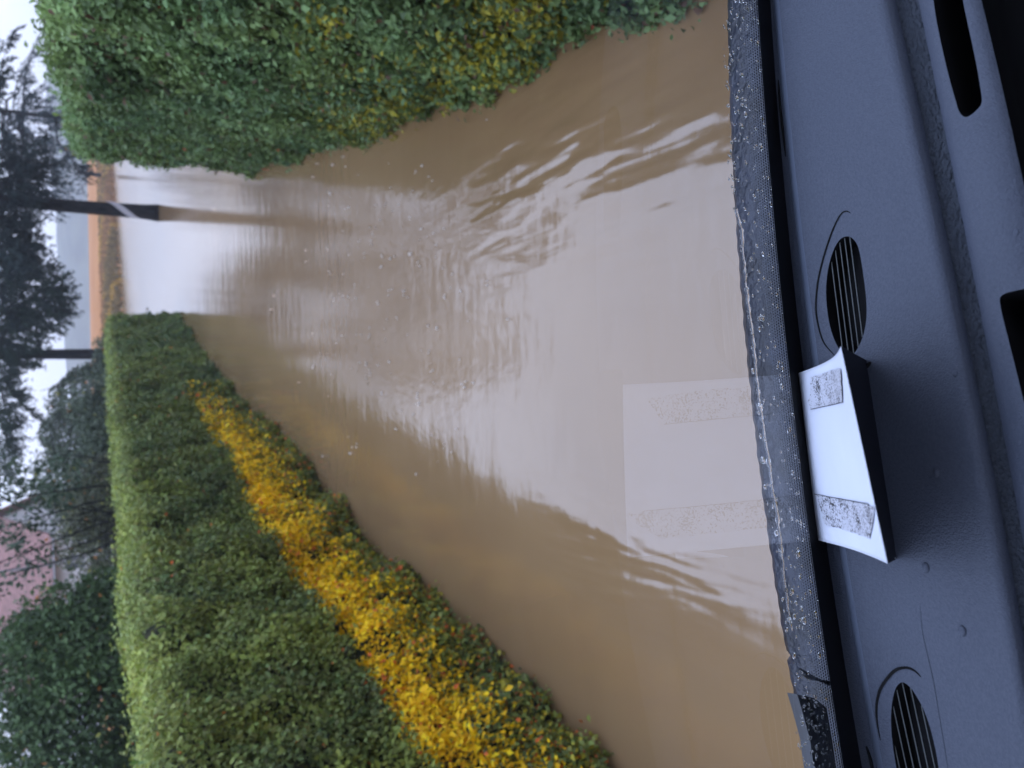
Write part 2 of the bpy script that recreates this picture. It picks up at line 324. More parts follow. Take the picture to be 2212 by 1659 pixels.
lp = [lp[0] + (lp[0]-lp[2])*.9, lp[0] + (lp[0]-lp[2])*.4] + lp
lp = [(p[0]-.10, p[1]) for p in lp]
hedge('clipped_hedge', 'low clipped green hedge with a headlight strip painted gold, in front of the bushes', lp, lambda s: S_*(1.46-.06*np.clip(s/20, 0, 1)), 1.0, 1, 300000, left_colour, lean=.02, seed=3)
rp = [onz(*q)[:2] for q in [(1560, 20), (1400, 75), (1250, 155), (1050, 238), (950, 276), (800, 312), (650, 352), (575, 378), (530, 396)]]
rp = [rp[0] + np.array([-.12, -1.5])] + rp
rp = [(p[0]+.08, p[1]) for p in rp]
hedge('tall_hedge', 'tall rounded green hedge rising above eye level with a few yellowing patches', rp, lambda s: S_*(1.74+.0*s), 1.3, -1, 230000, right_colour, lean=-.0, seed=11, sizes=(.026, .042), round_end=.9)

# ================================================================== TREES
def conifer(label, base, height, z0, reach, trunk_r, seed, nb=60, tint=(.03, .045, .035), flare=1.35, lean=(0, 0), dens=1., band=False, extra=()):
    r = np.random.default_rng(seed); root = empty('conifer_tree', base); tag(root, label, 'tree', 'dark conifers beyond the hedges')
    b = np.array(base, float); zs = np.linspace(0, height, 16); mb = MB()
    tp = [b + np.array([lean[0]*z/height, lean[1]*z/height, z-.3*(z == 0)]) for z in zs]
    rad = [trunk_r*(1-.85*z/height)*(flare if i == 0 else 1) for i, z in enumerate(zs)]
    tp.insert(1, b+np.array([0, 0, .35])); rad.insert(1, trunk_r*1.05)
    mb.tube(tp, rad, 14); mb.build('trunk', M_bark, root, True)
    lim = MB(); P = []; Nn = []; D = []; SZ = []
    for i in range(nb):
        k = i/nb; z = z0 + (height-z0)*k**1.15; az = r.uniform(0, 2*math.pi) if i > 5 else i*1.05; ln = reach*(1-k)**.5*r.uniform(.65, 1.1)+.3
        dr = np.array([math.cos(az), math.sin(az), 0]); t0 = b + np.array([lean[0]*z/height, lean[1]*z/height, z]); rise = r.uniform(.0, .25); sag = r.uniform(.10, .24)
        us = np.linspace(0, 1, 9); pts = [t0 + dr*ln*u + np.array([0, 0, ln*(rise*u - sag*1.6*u*u)]) for u in us]
        lim.tube(pts, [max(.006, .05*(ln/reach)*(1-u)) for u in us], 5)
        nt_ = int(ln*7*dens)
        for j in range(nt_):
            u = r.uniform(.12, 1)**.8; p = t0 + dr*ln*u + np.array([0, 0, ln*(rise*u-sag*1.6*u*u)]); sd_ = r.choice([-1, 1]); lat = np.array([-dr[1], dr[0], 0])*sd_
            tl = r.uniform(.35, 1.0)*(1-.5*u)*min(1, ln/2.5+.2); tdir = unit((lat*r.uniform(.5, 1)+dr*r.uniform(.3, .9)+np.array([0, 0, r.uniform(-.75, -.1)]))[None])[0]
            m = int(14*tl/.7)+4; q = r.uniform(0, 1, m)[:, None]; pp = p + tdir*tl*q + np.array([0, 0, -.35*tl])*q*q + r.normal(size=(m, 3))*.035
            P.append(pp); D.append(np.tile(tdir, (m, 1))+r.normal(size=(m, 3))*.55+[0, 0, -.2]); Nn.append(r.normal(size=(m, 3))+[0, 0, .6]); SZ.append(r.uniform(.10, .24, m))
    for (cx, cy, cz, ex, ey, ez, m) in extra:        # heavy hanging boughs reaching out from the trunk
        c_ = np.array([cx, cy, cz]); t0 = b+[0, 0, cz+ez*.9]; lim.tube([t0, t0*.45+c_*.55+[0, 0, ez*.7], c_+[0, 0, ez*.2], c_+[ex*.5*np.sign(cx-b[0]), 0, -ez*.3]], [.09, .06, .04, .015], 6)
        for q_ in range(m):
            dd = unit(r.normal(size=(1, 3)))[0]*r.uniform(.1, 1)**.5; p = c_+dd*[ex, ey, ez]; k_ = 16; tl = r.uniform(.4, .8); td = unit(np.array([[dd[0]*.7, dd[1]*.7, -.7]]))[0]; q2 = r.uniform(0, 1, k_)[:, None]
            P.append(p+td*tl*q2+r.normal(size=(k_, 3))*.05); D.append(np.tile(td, (k_, 1))+r.normal(size=(k_, 3))*.5); Nn.append(r.normal(size=(k_, 3))+[0, 0, .6]); SZ.append(r.uniform(.12, .26, k_))
    lim.build('limbs', M_bark, root)
    P = np.concatenate(P); c = np.array(tint)*(.6+.9*noise(P, 1.2, seed)[:, None])*r.uniform(.6, 1.4, (len(P), 1))
    leaves('crown', P, np.concatenate(Nn), np.concatenate(SZ), .28, c, M_needle, root, dirn=np.concatenate(D))
    if band:
        mb = MB(); w0 = np.array([b[0], b[1], 0]); vs = []
        for i in range(25):
            a = math.pi + math.pi*i/24; rr_ = trunk_r*1.0+.012; zc = 1.15 + .55*(i/24-.5)*2*.9
            for dz in (-.13, .13): vs.append((w0[0]+rr_*math.cos(a), w0[1]+rr_*math.sin(a), zc+dz*1.15))
        mb.add(vs, [(2*i, 2*i+2, 2*i+3, 2*i+1) for i in range(24)]); o = mb.build('smear_band', mat('smear_band', (.34, .33, .36), .7), root, True); o['label'] = 'pale slanted band on the trunk, standing for smeared light'  # pale strip added for the light smear across the trunk
    return root
pa = onz(342, 460)
def E_(x, y, Y, ex, ez, m, ey=1.0): p = onY(x, y, Y); return (p[0], p[1], p[2], ex, ey, ez, m)
conifer('dark conifer with a thick flared trunk standing in the flood water', (pa[0], pa[1], 0), 16.5, 4.6, 5.2, .245, 5, nb=90, tint=(.026, .036, .036), dens=1.5, band=True,
        extra=[E_(20, 400, 29, 1.5, .5, 110), E_(60, 370, 28.5, 1.2, .3, 60), E_(40, 520, 29, 1.0, .45, 70), E_(0, 520, 30.5, 1.3, .4, 60)])
pb = onY(215, 765, 40)
conifer('dark conifer whose trunk rises behind the far end of the low hedge', (pb[0], pb[1], 0.05), 20, 5.6, 6.6, .27, 9, nb=105, tint=(.022, .036, .026), dens=1.6,
        extra=[E_(60, 640, 38, 2.1, 1.2, 330), E_(110, 650, 37.5, 1.2, .55, 120), E_(20, 580, 38, 1.3, .8, 120), E_(20, 720, 39, 1.4, .9, 160), E_(10, 850, 39, 2.4, .5, 120), E_(5, 960, 38.5, 1.6, .4, 60)])
pg = onY(215, 265, 52)
conifer('broad conifer rising above the far end of the tall hedge', (pg[0], pg[1], .4), 17, 5.0, 5.0, .16, 14, nb=80, tint=(.026, .04, .045), dens=.9,
        extra=[E_(110, 320, 50, 2.6, 1.3, 130), E_(80, 250, 50, 1.7, .8, 60), E_(165, 350, 50.5, 1.5, .7, 60), E_(110, 405, 50, 2.0, 1.1, 75), E_(45, 200, 50, 1.7, .5, 30), E_(20, 330, 50, 2.6, .6, 60)])

def bush(name, label, cat, base, lobes, n, size, tint, seed, group=None, sparse=1., stems=6, yellow=.01, var=.5):
    """lobes: (x,y,z,rx,ry,rz) relative to base; leaves in a shell-weighted cloud, stems and twigs within"""
    r = np.random.default_rng(seed); root = empty(name, tuple(base)); tag(root, label, cat, group); b = np.array(base, float)
    vol = np.array([l[3]*l[4]*l[5] for l in lobes])**.67; vol /= vol.sum(); k = r.choice(len(lobes), n, p=vol); Lb = np.array(lobes)[k]
    d = unit(r.normal(size=(n, 3))); rad = r.uniform(.45, 1, n)**.5; P = Lb[:, :3] + d*Lb[:, 3:]*rad[:, None]
    W = P + b; nz_ = fbm(W, 1.1/ max(.6, size*12), seed, 3); push = (nz_-.5)*1.15; P = P + d*Lb[:, 3:]*push[:, None]
    keep = (nz_ > .36 - .16*(rad < .8)) & (P[:, 2] > .02); 
    if sparse < 1: keep &= r.uniform(0, 1, n) < sparse
    P = P[keep]+b; d = d[keep]; n2 = len(P)
    c = np.array(tint)*(1-var/2+var*2*(fbm(P, 1.5, seed+2, 2)[:, None]-.25))*r.uniform(.55, 1.55, (n2, 1)); yl = r.uniform(0, 1, n2) < yellow; c = np.where(yl[:, None], [.22, .22, .05], c)
    og = r.uniform(0, 1, n2) < yellow*.4; c = np.where(og[:, None], [.4, .16, .05], c)
    leaves('leaves', P, d*.5+r.normal(size=(n2, 3))*.8+[0, 0, .3], r.uniform(.7, 1.35, n2)*size, .55, c, M_leaf, root)
    mb = MB()
    for i in range(stems):
        l = lobes[i % len(lobes)]; e = b + np.array(l[:3]) + unit(r.normal(size=(1, 3)))[0]*np.array(l[3:])*.75; e[2] = max(e[2], b[2]+.4); s0 = b + np.array([r.uniform(-.25, .25), r.uniform(-.2, .2), 0])
        mid = (s0+e)/2 + r.normal(size=3)*.12 + [0, 0, .1]; R0 = max(.015, .03*l[5]); mb.tube([s0, mid, e], [R0, R0*.6, R0*.2], 5)
        for j in range(5):
            q = mid + (e-mid)*r.uniform(-.3, 1); mb.tube([q, q+r.normal(size=3)*np.array(l[3:])*.35+[0, 0, .1*l[5]]], [R0*.3, R0*.12], 4)
    mb.build('stems', M_bark, root)
    return root
def B(x, y, Y, z=.07): p = onY(x, y, Y); p[2] = z; return p
# big dark shrub at the left, behind the near end of the low hedge
b1 = B(300, 1480, 11)
bush('elder_bush', 'large dark green leafy bush at the left, nearest behind the low hedge', 'bush', b1, [(0, 0, 1.7, 1.5, 1.0, 1.4), (-.9, .2, 2.1, 1.2, 1.0, 1.3), (.75, .1, 1.75, .75, .9, 1.15), (-1.8, 0, 1.8, 1.2, 1, 1.7), (.3, .3, 2.5, .9, .8, .7), (-.4, -.3, 1.0, 2.0, .8, 1.0)], 60000, .075, (.062, .098, .038), 31, stems=9, yellow=.01)
b2 = B(260, 1180, 15)
bush('garden_shrub', 'brownish green twiggy shrub in front of the red roofed house', 'shrub', b2, [(0, 0, 1.2, 1.5, .9, 1.25), (-.9, 0, 1.0, 1.0, .8, 1.1), (.8, 0, 1.35, .9, .8, 1.3), (-1.6, .2, .9, .9, .7, .9)], 30000, .075, (.09, .095, .055), 32, stems=9, yellow=.02)
b3 = B(250, 1010, 19)
bush('grey_willow', 'misty grey green rounded shrub right of the house, touching the sparse tree', 'shrub', b3, [(0, 0, 1.5, 1.6, 1.2, 1.7), (1.2, 0, 1.2, 1.2, 1.0, 1.4), (-.9, .1, 1.5, 1.1, 1.0, 1.4)], 34000, .085, (.085, .105, .068), 33, stems=8)
b4 = B(240, 870, 24)
bush('garden_shrub', 'grey green shrub beside the thin trunk behind the far part of the low hedge', 'shrub', b4, [(0, 0, 1.4, 1.5, 1.2, 1.6), (1.2, 0, 1.0, .9, 1.0, 1.2), (-1.1, 0, 1.6, 1.1, 1, 1.6)], 26000, .10, (.075, .09, .062), 34, stems=7)
# sparse fruit tree against the sky
b5 = B(240, 1080, 13)
bush('fruit_tree', 'thin fruit tree with sparse leaves against the pale sky', 'tree', b5, [(0, 0, 3.1, .75, .6, .9), (-.7, 0, 3.2, .6, .5, .8), (.4, 0, 2.6, .55, .5, .7)], 4200, .085, (.05, .075, .045), 35, stems=12, sparse=.42)

# house and mast
def house():
    c = onY(110, 1290, 62); ang = math.radians(-14); root = empty('red_roofed_house', (c[0], c[1], 0)); tag(root, 'pale rendered house with a red tiled roof and one chimney behind the bushes', 'house')
    ca, sa = math.cos(ang), math.sin(ang)
    def W(x, y, z): return (c[0]+ca*x-sa*y, c[1]+sa*x+ca*y, z)
    Lx, Ly, ze, zr = 6.0, 4.0, 4.8, 8.3
    vs = [W(-Lx, -Ly, 0), W(Lx, -Ly, 0), W(Lx, Ly, 0), W(-Lx, Ly, 0), W(-Lx, -Ly, ze), W(Lx, -Ly, ze), W(Lx, Ly, ze), W(-Lx, Ly, ze), W(-Lx, 0, zr-.15), W(Lx, 0, zr-.15)]
    wall = mesh('wall', vs, [(0, 1, 5, 4), (1, 2, 6, 9, 5), (2, 3, 7, 6), (3, 0, 4, 8, 7)], noisy(mat('render', rough=.9), (.36, .35, .36), (.44, .43, .43), 1.2), root)
    o = .5; e = ze-.2; mt = noisy(mat('roof_tiles', rough=.75), (.15, .068, .055), (.22, .10, .085), 2.2, stretch=(1, 1, 1)); t = mt.node_tree
    wv = t.nodes.new('ShaderNodeTexWave'); wv.inputs['Scale'].default_value = 1.6; wv.bands_direction = 'Z'; tcc = t.nodes.new('ShaderNodeTexCoord'); t.links.new(tcc.outputs['Object'], wv.inputs['Vector'])
    bp = t.nodes.new('ShaderNodeBump'); bp.inputs['Distance'].default_value = .05; t.links.new(wv.outputs['Fac'], bp.inputs['Height']); t.links.new(bp.outputs[0], t.nodes['Principled BSDF'].inputs['Normal'])
    rv = [W(-Lx-o, -Ly-o, e), W(Lx+o, -Ly-o, e), W(Lx+o, 0, zr), W(-Lx-o, 0, zr), W(Lx+o, Ly+o, e), W(-Lx-o, Ly+o, e)]
    rv += [(x, y, z+.16) for x, y, z in rv]
    roof = mesh('roof', rv, [(6, 7, 8, 9), (9, 8, 10, 11), (0, 3, 2, 1), (3, 5, 4, 2), (0, 1, 7, 6), (4, 5, 11, 10), (1, 2, 8, 7), (2, 4, 10, 8), (0, 6, 9, 3), (3, 9, 11, 5)], mt, root)
    mb = MB(); cc = W(-1.8, .2, zr+.3); mb.box(cc, (.55, .55, 1.1), ang); mb.box((cc[0], cc[1], cc[2]+.6), (.66, .66, .1), ang); ch = mb.build('chimney', mat('chimney', (.09, .08, .08), .8), roof)
    gl = mat('window_glass', (.03, .035, .04), .08); fr = mat('window_frame', (.55, .55, .56), .5)
    for wx, wz in [(-4, 1.2), (-1.2, 1.2), (1.6, 1.2), (4.3, 1.2), (-4, 3.2), (-1.2, 3.2), (1.6, 3.2), (4.3, 3.2)]:
        mb = MB(); 
        for dx, dz, sx, sz in [(-.55, 0, .1, 1.2), (.55, 0, .1, 1.2), (0, .56, 1.0, .08), (0, -.56, 1.0, .08), (0, 0, .06, 1.04)]: mb.box(W(wx+dx, -Ly-.03, wz+.3+dz), (sx, .08, sz), ang)
        f_ = mb.build('window', fr, root); mb = MB(); mb.box(W(wx, -Ly-.012, wz+.3), (1.0, .03, 1.04), ang); mb.build('pane', gl, f_)
    mb = MB(); mb.tube([W(-Lx-.4, -Ly-o-.06, e+.03), W(Lx+.4, -Ly-o-.06, e+.03)], .07, 8); mb.build('gutter', mat('gutter', (.16, .16, .17), .5), root)
house()
p0, p1 = onY(150, 1213, 45), onY(-70, 1246, 45); mb = MB(); base = np.array([p0[0]+.9, 45, 0]); mb.tube([base, p0, p1], [.075, .07, .06], 8); mb.tube([p1+[0, 0, 0], p1+[0, 0, .15]], [.09, .09], 8)
tag(mb.build('slender_pole', mat('weathered_pole', (.10, .09, .09), .8), None, True), 'thin dark leaning pole crossing the red roof', 'pole')
# dark stake at the water's edge to the right of the thick trunk
p0, p1 = onY(214, 378, 96), onY(165, 373, 96); mb = MB(); p0[2] = 1.2; mb.tube([p0, (p0*.5+p1*.5), p1], [.24, .21, .18], 8); mb.tube([p1-[0, 0, .5], p1+[.5, 0, -.1]], [.07, .04], 6)
tag(mb.build('leaning_stake', M_bark, None, True), 'short black stump leaning at the field edge beside the tall hedge', 'stump')

# rain splashes on the flood
def splashes():
    r = np.random.default_rng(3); mb = MB()
    for i in range(150):
        p = onz(r.normal(830, 110), r.normal(650, 190)); x, y = p[:2]; s = r.uniform(.003, .009)*(1+y/14)
        for j in range(r.integers(1, 4)):
            q = np.array([x+r.normal()*s, y+r.normal()*s, r.uniform(.2, 1.6)*s]); n = 6
            vs = [q+[0, 0, s*1.2]] + [q+s*.6*np.array([math.cos(a), math.sin(a), 0]) for a in np.linspace(0, 2*math.pi, n, endpoint=False)] + [q-[0, 0, s*.7]]
            mb.add(vs, [(0, 1+k, 1+(k+1) % n) for k in range(n)] + [(n+1, 1+(k+1) % n, 1+k) for k in range(n)])
    o = mb.build('rain_splashes', mat('splash_foam', (.62, .56, .5), .15, IOR=1.33), None, True); tag(o, 'tiny pale raindrop splashes scattered over the brown flood', 'splashes', kind='stuff')
splashes()

# ================================================================== CAR
Z0 = H-.57; ALPHA = math.radians(78)
e_cowl = smooth_tab([(0, 1577), (478, 1597), (909, 1633), (1180, 1668), (1430, 1712), (1659, 1749)])
e_dash = smooth_tab([(0, 1664), (478, 1698), (909, 1748), (1180, 1789), (1659, 1861)])
e_frit = smooth_tab([(0, 1638), (478, 1668), (909, 1716), (1180, 1757), (1659, 1820)])
e_lineA = smooth_tab([(0, 1671), (478, 1716), (909, 1769), (1180, 1818), (1659, 1893)])
e_c1 = smooth_tab([(0, 1912), (478, 2025), (909, 2100), (1244, 2168), (1483, 2212)])
e_c2 = smooth_tab([(0, 1993), (478, 2091), (909, 2171), (1244, 2235)])
e_end = smooth_tab([(0, 2120), (400, 2212), (909, 2310)])
car = empty('car', (0, -.4, 0)); tag(car, 'car interior seen past a charcoal dashboard and rain spotted windscreen', 'car')
YS = np.linspace(-420, 2150, 150)
# windscreen: ruled surface leaning back from a curved foot
foot = np.array([onz(e_dash(y)+6, y, Z0) for y in np.linspace(-100, 1750, 40)]); fc = np.polyfit(foot[:, 0], foot[:, 1], 2)
SL = math.cos(ALPHA)/math.sin(ALPHA)
def gY(X, Z): return np.polyval(fc, X) - (Z-Z0)*SL
def onglass(x, y, off=0.):
    d = ray(x, y); lo, hi = 1e-5, 3e-3
    f = lambda t: d[1]*t - (gY(d[0]*t, H+d[2]*t)+off)
    for _ in range(50):
        m = (lo+hi)/2
        if f(m) > 0: hi = m
        else: lo = m
    return CAM + d*lo
def gN(X):   # outward normal (away from the cabin)
    n = np.array([-(2*fc[0]*X+fc[1]), 1, SL]); return n/np.linalg.norm(n)
def glass():
    m = bpy.data.materials.new('windscreen_glass'); m.use_nodes = True; t = m.node_tree; n = t.nodes.new; l = t.links.new; t.nodes.remove(t.nodes['Principled BSDF'])
    tr = n('ShaderNodeBsdfTransparent'); tr.inputs[0].default_value = (.975, .985, .98, 1); gl = n('ShaderNodeBsdfGlossy'); gl.inputs['Roughness'].default_value = 0.0; fr = n('ShaderNodeFresnel'); fr.inputs[0].default_value = 1.72
    mx = n('ShaderNodeMixShader'); l(fr.outputs[0], mx.inputs[0]); l(tr.outputs[0], mx.inputs[1]); l(gl.outputs[0], mx.inputs[2]); l(mx.outputs[0], t.nodes['Material Output'].inputs[0])
    xs = np.linspace(-.95, 1.0, 60); zs = np.linspace(Z0-.03, H+.42, 30); V = [(x, gY(x, z), z) for z in zs for x in xs]; nx = len(xs)
    # hinge outlines to the roof
    fs = [(k*nx+i, k*nx+i+1, (k+1)*nx+i+1, (k+1)*nx+i) for k in range(len(zs)-1) for i in range(nx-1)]
    return mesh('windscreen', V, fs, m, car, True)
G = glass()
# dashboard
def rows_mesh(rows, name, mt, parent=car, ys=YS):
    V = []; n = len(ys)
    for fx, z in rows: V += [onz(fx(y), y, z) for y in ys]
    fs = [(k*n+i, k*n+i+1, (k+1)*n+i+1, (k+1)*n+i) for k in range(len(rows)-1) for i in range(n-1)]
    return mesh(name, V, fs, mt, parent, True)
M_dash = noisy(mat('dashboard_plastic', rough=.55, spec=.35), (.056, .065, .092), (.069, .079, .108), 420, bump=.8, bscale=700, bdist=.0012)
M_grain = noisy(mat('grained_plastic', rough=.5, spec=.35), (.054, .062, .080), (.068, .078, .098), 40, bump=1., bscale=330, bdist=.016, stretch=(.6, 1, 1))
M_blk = mat('black_plastic_and_shade', (.004, .004, .005), .7, .15)
mix = lambda a, b, k: (lambda y: a(y)*(1-k)+b(y)*k)
add = lambda a, d: (lambda y: a(y)+d)
# openings in the dashboard: faces are cut where the air vents sit
slotA = [(2010, -120), (2014, 0), (2040, 130), (2068, 232), (2074, 246), (2084, 254), (2096, 250), (2112, 236), (2121, 224), (2121, 208), (2108, 130), (2079, 0), (2060, -120)]
slotB = [(2157, 650), (2164, 636), (2190, 628), (2290, 610), (2330, 1000), (2300, 1200), (2245, 1010), (2212, 868), (2180, 740)]
grA = [(1828, 509), (1840, 513), (1851, 525), (1858, 548), (1866, 600), (1872, 650), (1872, 690), (1866, 722), (1856, 748), (1842, 768), (1833, 772), (1818, 762), (1803, 738), (1791, 700), (1785, 655), (1784, 615), (1790, 572), (1800, 540), (1813, 517)]
grB = [(1947, 1472), (1960, 1478), (1974, 1494), (1988, 1518), (2003, 1550), (2017, 1600), (2026, 1645), (2031, 1690), (2031, 1740), (2022, 1775), (2005, 1790), (1980, 1780), (1958, 1735), (1940, 1680), (1928, 1610), (1924, 1560), (1926, 1520), (1934, 1485)]
def dense(poly, k=3):
    P = np.array(poly, float)
    for _ in range(k):
        Q = np.roll(P, -1, 0); P = np.stack([P*.75+Q*.25, P*.25+Q*.75], 1).reshape(-1, 2)
    return P
from mathutils.geometry import delaunay_2d_cdt
def dash_z(x, y):
    """height of the dashboard under the picture point (x, y): flat top, shallow textured trough, raised lip"""
    ks = [e_dash(y), e_lineA(y), e_lineA(y)+6, e_lineA(y)+13, e_c1(y)-25, e_c1(y), e_c1(y)+20, e_c2(y)-10, e_c2(y)+8, e_end(y)-18, e_end(y)]
    zz = [Z0+.006, Z0+.006, Z0+.012, Z0+.014, Z0+.011, Z0+.011, Z0+.001, Z0-.001, Z0+.012, Z0+.014, Z0+.010]
    return float(np.interp(x, ks, zz))
def dash():
    pts = []; edges = []
    for fx in (e_dash, e_lineA, add(e_lineA, 6), add(e_lineA, 13), mix(e_lineA, e_c1, .25), mix(e_lineA, e_c1, .5), mix(e_lineA, e_c1, .8), add(e_c1, -25), e_c1, add(e_c1, 20), mix(e_c1, e_c2, .6), add(e_c2, -10), add(e_c2, 8), add(e_end, -18), e_end):
        st = len(pts); pts += [(fx(y), y) for y in YS]; edges += [(st+i, st+i+1) for i in range(len(YS)-1)]
    holes = [dense(p, 2) for p in (slotA, slotB, grA, grB)]
    for h_ in holes:
        st = len(pts); n = len(h_); pts += [tuple(p) for p in h_]; edges += [(st+i, st+(i+1) % n) for i in range(n)]
    r = delaunay_2d_cdt([Vector(p) for p in pts], edges, [], 0, 1e-4)
    vs, fs = r[0], r[2]
    def inside(px, py, poly):
        c = False; n = len(poly); j = n-1
        for i in range(n):
            if (poly[i][1] > py) != (poly[j][1] > py) and px < (poly[j][0]-poly[i][0])*(py-poly[i][1])/(poly[j][1]-poly[i][1])+poly[i][0]: c = not c
            j = i
        return c
    A, Bf = [], []
    for f in fs:
        cx = sum(vs[i].x for i in f)/len(f); cy = sum(vs[i].y for i in f)/len(f)
        if cx < e_dash(cy)-1 or cx > e_end(cy)+1 or any(inside(cx, cy, h_) for h_ in holes): continue
        (Bf if e_c1(cy)+20 < cx < e_c2(cy)-10 else A).append(tuple(f))
    V = [onz(v.x, v.y, dash_z(v.x, v.y)) for v in vs]
    Tr = [f for f in A if 1 < sum(vs[i].x for i in f)/len(f) - e_lineA(sum(vs[i].y for i in f)/len(f)) < 12.5]; ts_ = set(Tr); A = [f for f in A if f not in ts_]
    def sub(name, F, mt):
        us = sorted({i for f in F for i in f}); mp = {u: k for k, u in enumerate(us)}; return [V[i] for i in us], [tuple(mp[i] for i in f) for f in F]
    v_, f_ = sub('', A, None); d = mesh('dashboard', v_, f_, M_dash, car, True)
    v_, f_ = sub('', Bf, None); gr = mesh('grained_trough', v_, f_, M_grain, d, True)
    v_, f_ = sub('', Tr, None); mesh('edge_highlight', v_, f_, noisy(mat('painted_highlight', rough=.5, spec=.4), (.105, .122, .165), (.12, .14, .185), 8), d, True)  # bevel highlight painted in as a lighter strip
    # rolled lip and the dashboard's lower face, its shade painted as black
    rows_mesh([(e_end, Z0+.010), (add(e_end, 6), Z0+.006), (add(e_end, 22), Z0-.01), (add(e_end, 70), Z0-.08), (add(e_end, 300), Z0-.12), (add(e_end, 700), Z0-.22)], 'lower_dashboard', M_blk, d)
    rows_mesh([(e_dash, Z0+.006), (e_dash, Z0-.02)], 'front_edge', M_blk, d)
    # wells under each opening
    def well(poly, name, depth, mt=M_blk, parent=d):
        top = dense(poly, 2); T = [onz(p[0], p[1], dash_z(*p)) for p in top]; n = len(T)
        c = np.mean(T, 0); Bt = [c + (t-c)*.97 - [0, 0, depth] for t in T]
        for b_ in Bt: b_[2] = c[2]-depth
        return mesh(name, T+Bt, [(i, (i+1) % n, n+(i+1) % n, n+i) for i in range(n)] + [tuple(n+i for i in range(n))], mt, parent)
    well(slotA, 'air_vent', .05); well(slotB, 'air_vent', .05)
    M_rib = mat('grille_rib', (.09, .10, .10), .45, .5)
    for poly, x0s, x1s in ((grA, None, None), (grB, None, None)):
        g_ = well(poly, 'speaker_grille', .022); P = dense(poly, 3)
        # ribs: run along the long side of the opening
        if poly is grA: ax = np.array([1839-1808., 765-520.]); offs = (-23, -11.5, 0, 11.5, 23); cc = np.array([1829., 641.])
        else: ax = np.array([2012-1945., 1790-1480.]); offs = (-42, -27, -12, 3, 18, 33); cc = np.array([1982., 1640.])
        ax /= np.linalg.norm(ax); nn = np.array([ax[1], -ax[0]])
        for o in offs:
            ts = [t for t in np.linspace(-200, 200, 400) if inside(*(cc+nn*o+ax*t), P)]
            if len(ts) < 5: continue
            mb = MB(); pts_ = []
            for t_ in np.linspace(ts[0], ts[-1], 12):
                q = cc+nn*o+ax*t_; pts_.append(onz(q[0], q[1], dash_z(*q)-.0025))
            mb.tube(pts_, .00042, 6); mb.build('rib', M_rib, g_)
    # seams round the speaker covers (shallow shut lines, a dark bead set in the surface)
    def seam(pts_, wd, name='seam'):
        P = [np.array(p, float) for p in pts_]; Q = []
        for i in range(len(P)-1):
            a, b_, c_, d_ = P[max(i-1, 0)], P[i], P[i+1], P[min(i+2, len(P)-1)]
            for t_ in np.linspace(0, 1, 7)[:-1]: Q.append(.5*((2*b_)+(-a+c_)*t_+(2*a-5*b_+4*c_-d_)*t_**2+(-a+3*b_-3*c_+d_)*t_**3))
        Q.append(P[-1]); W = [onz(q[0], q[1], dash_z(*q)+.0001) for q in Q]; n = len(W); mb = MB(); mb.tube(W, [max(.12, wd*math.sin(math.pi*(i+.5)/n)**.5)*.00045 for i in range(n)], 5); mb.build(name, M_blk, d)
    z6 = lambda a, b_: ((1600+a/3.107)/1.0452, (450+b_/3.107)/1.0452); z8 = lambda a, b_: ((1600+a/3.107)/1.0452, (1234+b_/3.107)/1.0452); z5 = lambda a, b_: ((1600+a/3.107)/1.0452, (b_/3.107)/1.0452)
    seam([z6(*p) for p in [(995, 97), (970, 84), (935, 97), (895, 160), (850, 270), (800, 430), (765, 590), (752, 760), (768, 880), (800, 990), (845, 1055), (885, 1095)]], 2.2)
    seam([z6(*p) for p in [(955, 1155), (1000, 1175), (1060, 1180), (1110, 1168), (1138, 1140)]], 5)
    seam([z8(*p) for p in [(1490, 915), (1440, 868), (1380, 850), (1310, 868), (1250, 930), (1205, 1000), (1182, 1080), (1176, 1160), (1184, 1250), (1205, 1360)]], 3)
    seam([z5(*p) for p in [(490, 560), (500, 720), (520, 900), (542, 1100)]], 3.5, 'defroster_slot')
    seam([z8(*p) for p in [(1105, 1400), (1130, 1470), (1150, 1560), (1175, 1700)]], 4, 'defroster_slot')
    seam([z8(*p) for p in [(1485, 420), (1500, 600), (1540, 780), (1580, 960), (1620, 1200), (1670, 1500), (1700, 1700)]], .35, 'fine_crease')
    # little round studs and drips
    for (x, y, s) in [z_ + (s_,) for z_, s_ in [(((1600+1597/3.107)/1.0452, (800+832/3.107)/1.0452), 1), (((1600+1522/3.107)/1.0452, (800+1497/3.107)/1.0452), 1.25), (z8(1778, 592), 1.25), (((1600+1728/3.107)/1.0452, (800+135/3.107)/1.0452), .8), (z6(1180*1.83, 230), .8)]]:
        c = onz(x, y, dash_z(x, y)); bm = bmesh.new(); bmesh.ops.create_uvsphere(bm, u_segments=14, v_segments=8, radius=.0026*s); bmesh.ops.scale(bm, vec=(1.3, 1, .55), verts=bm.verts); bmesh.ops.translate(bm, vec=tuple(c), verts=bm.verts); me = bpy.data.meshes.new('stud'); bm.to_mesh(me); bm.free(); link('stud', me, M_dash, d, True)
    return d
D_ = dash()
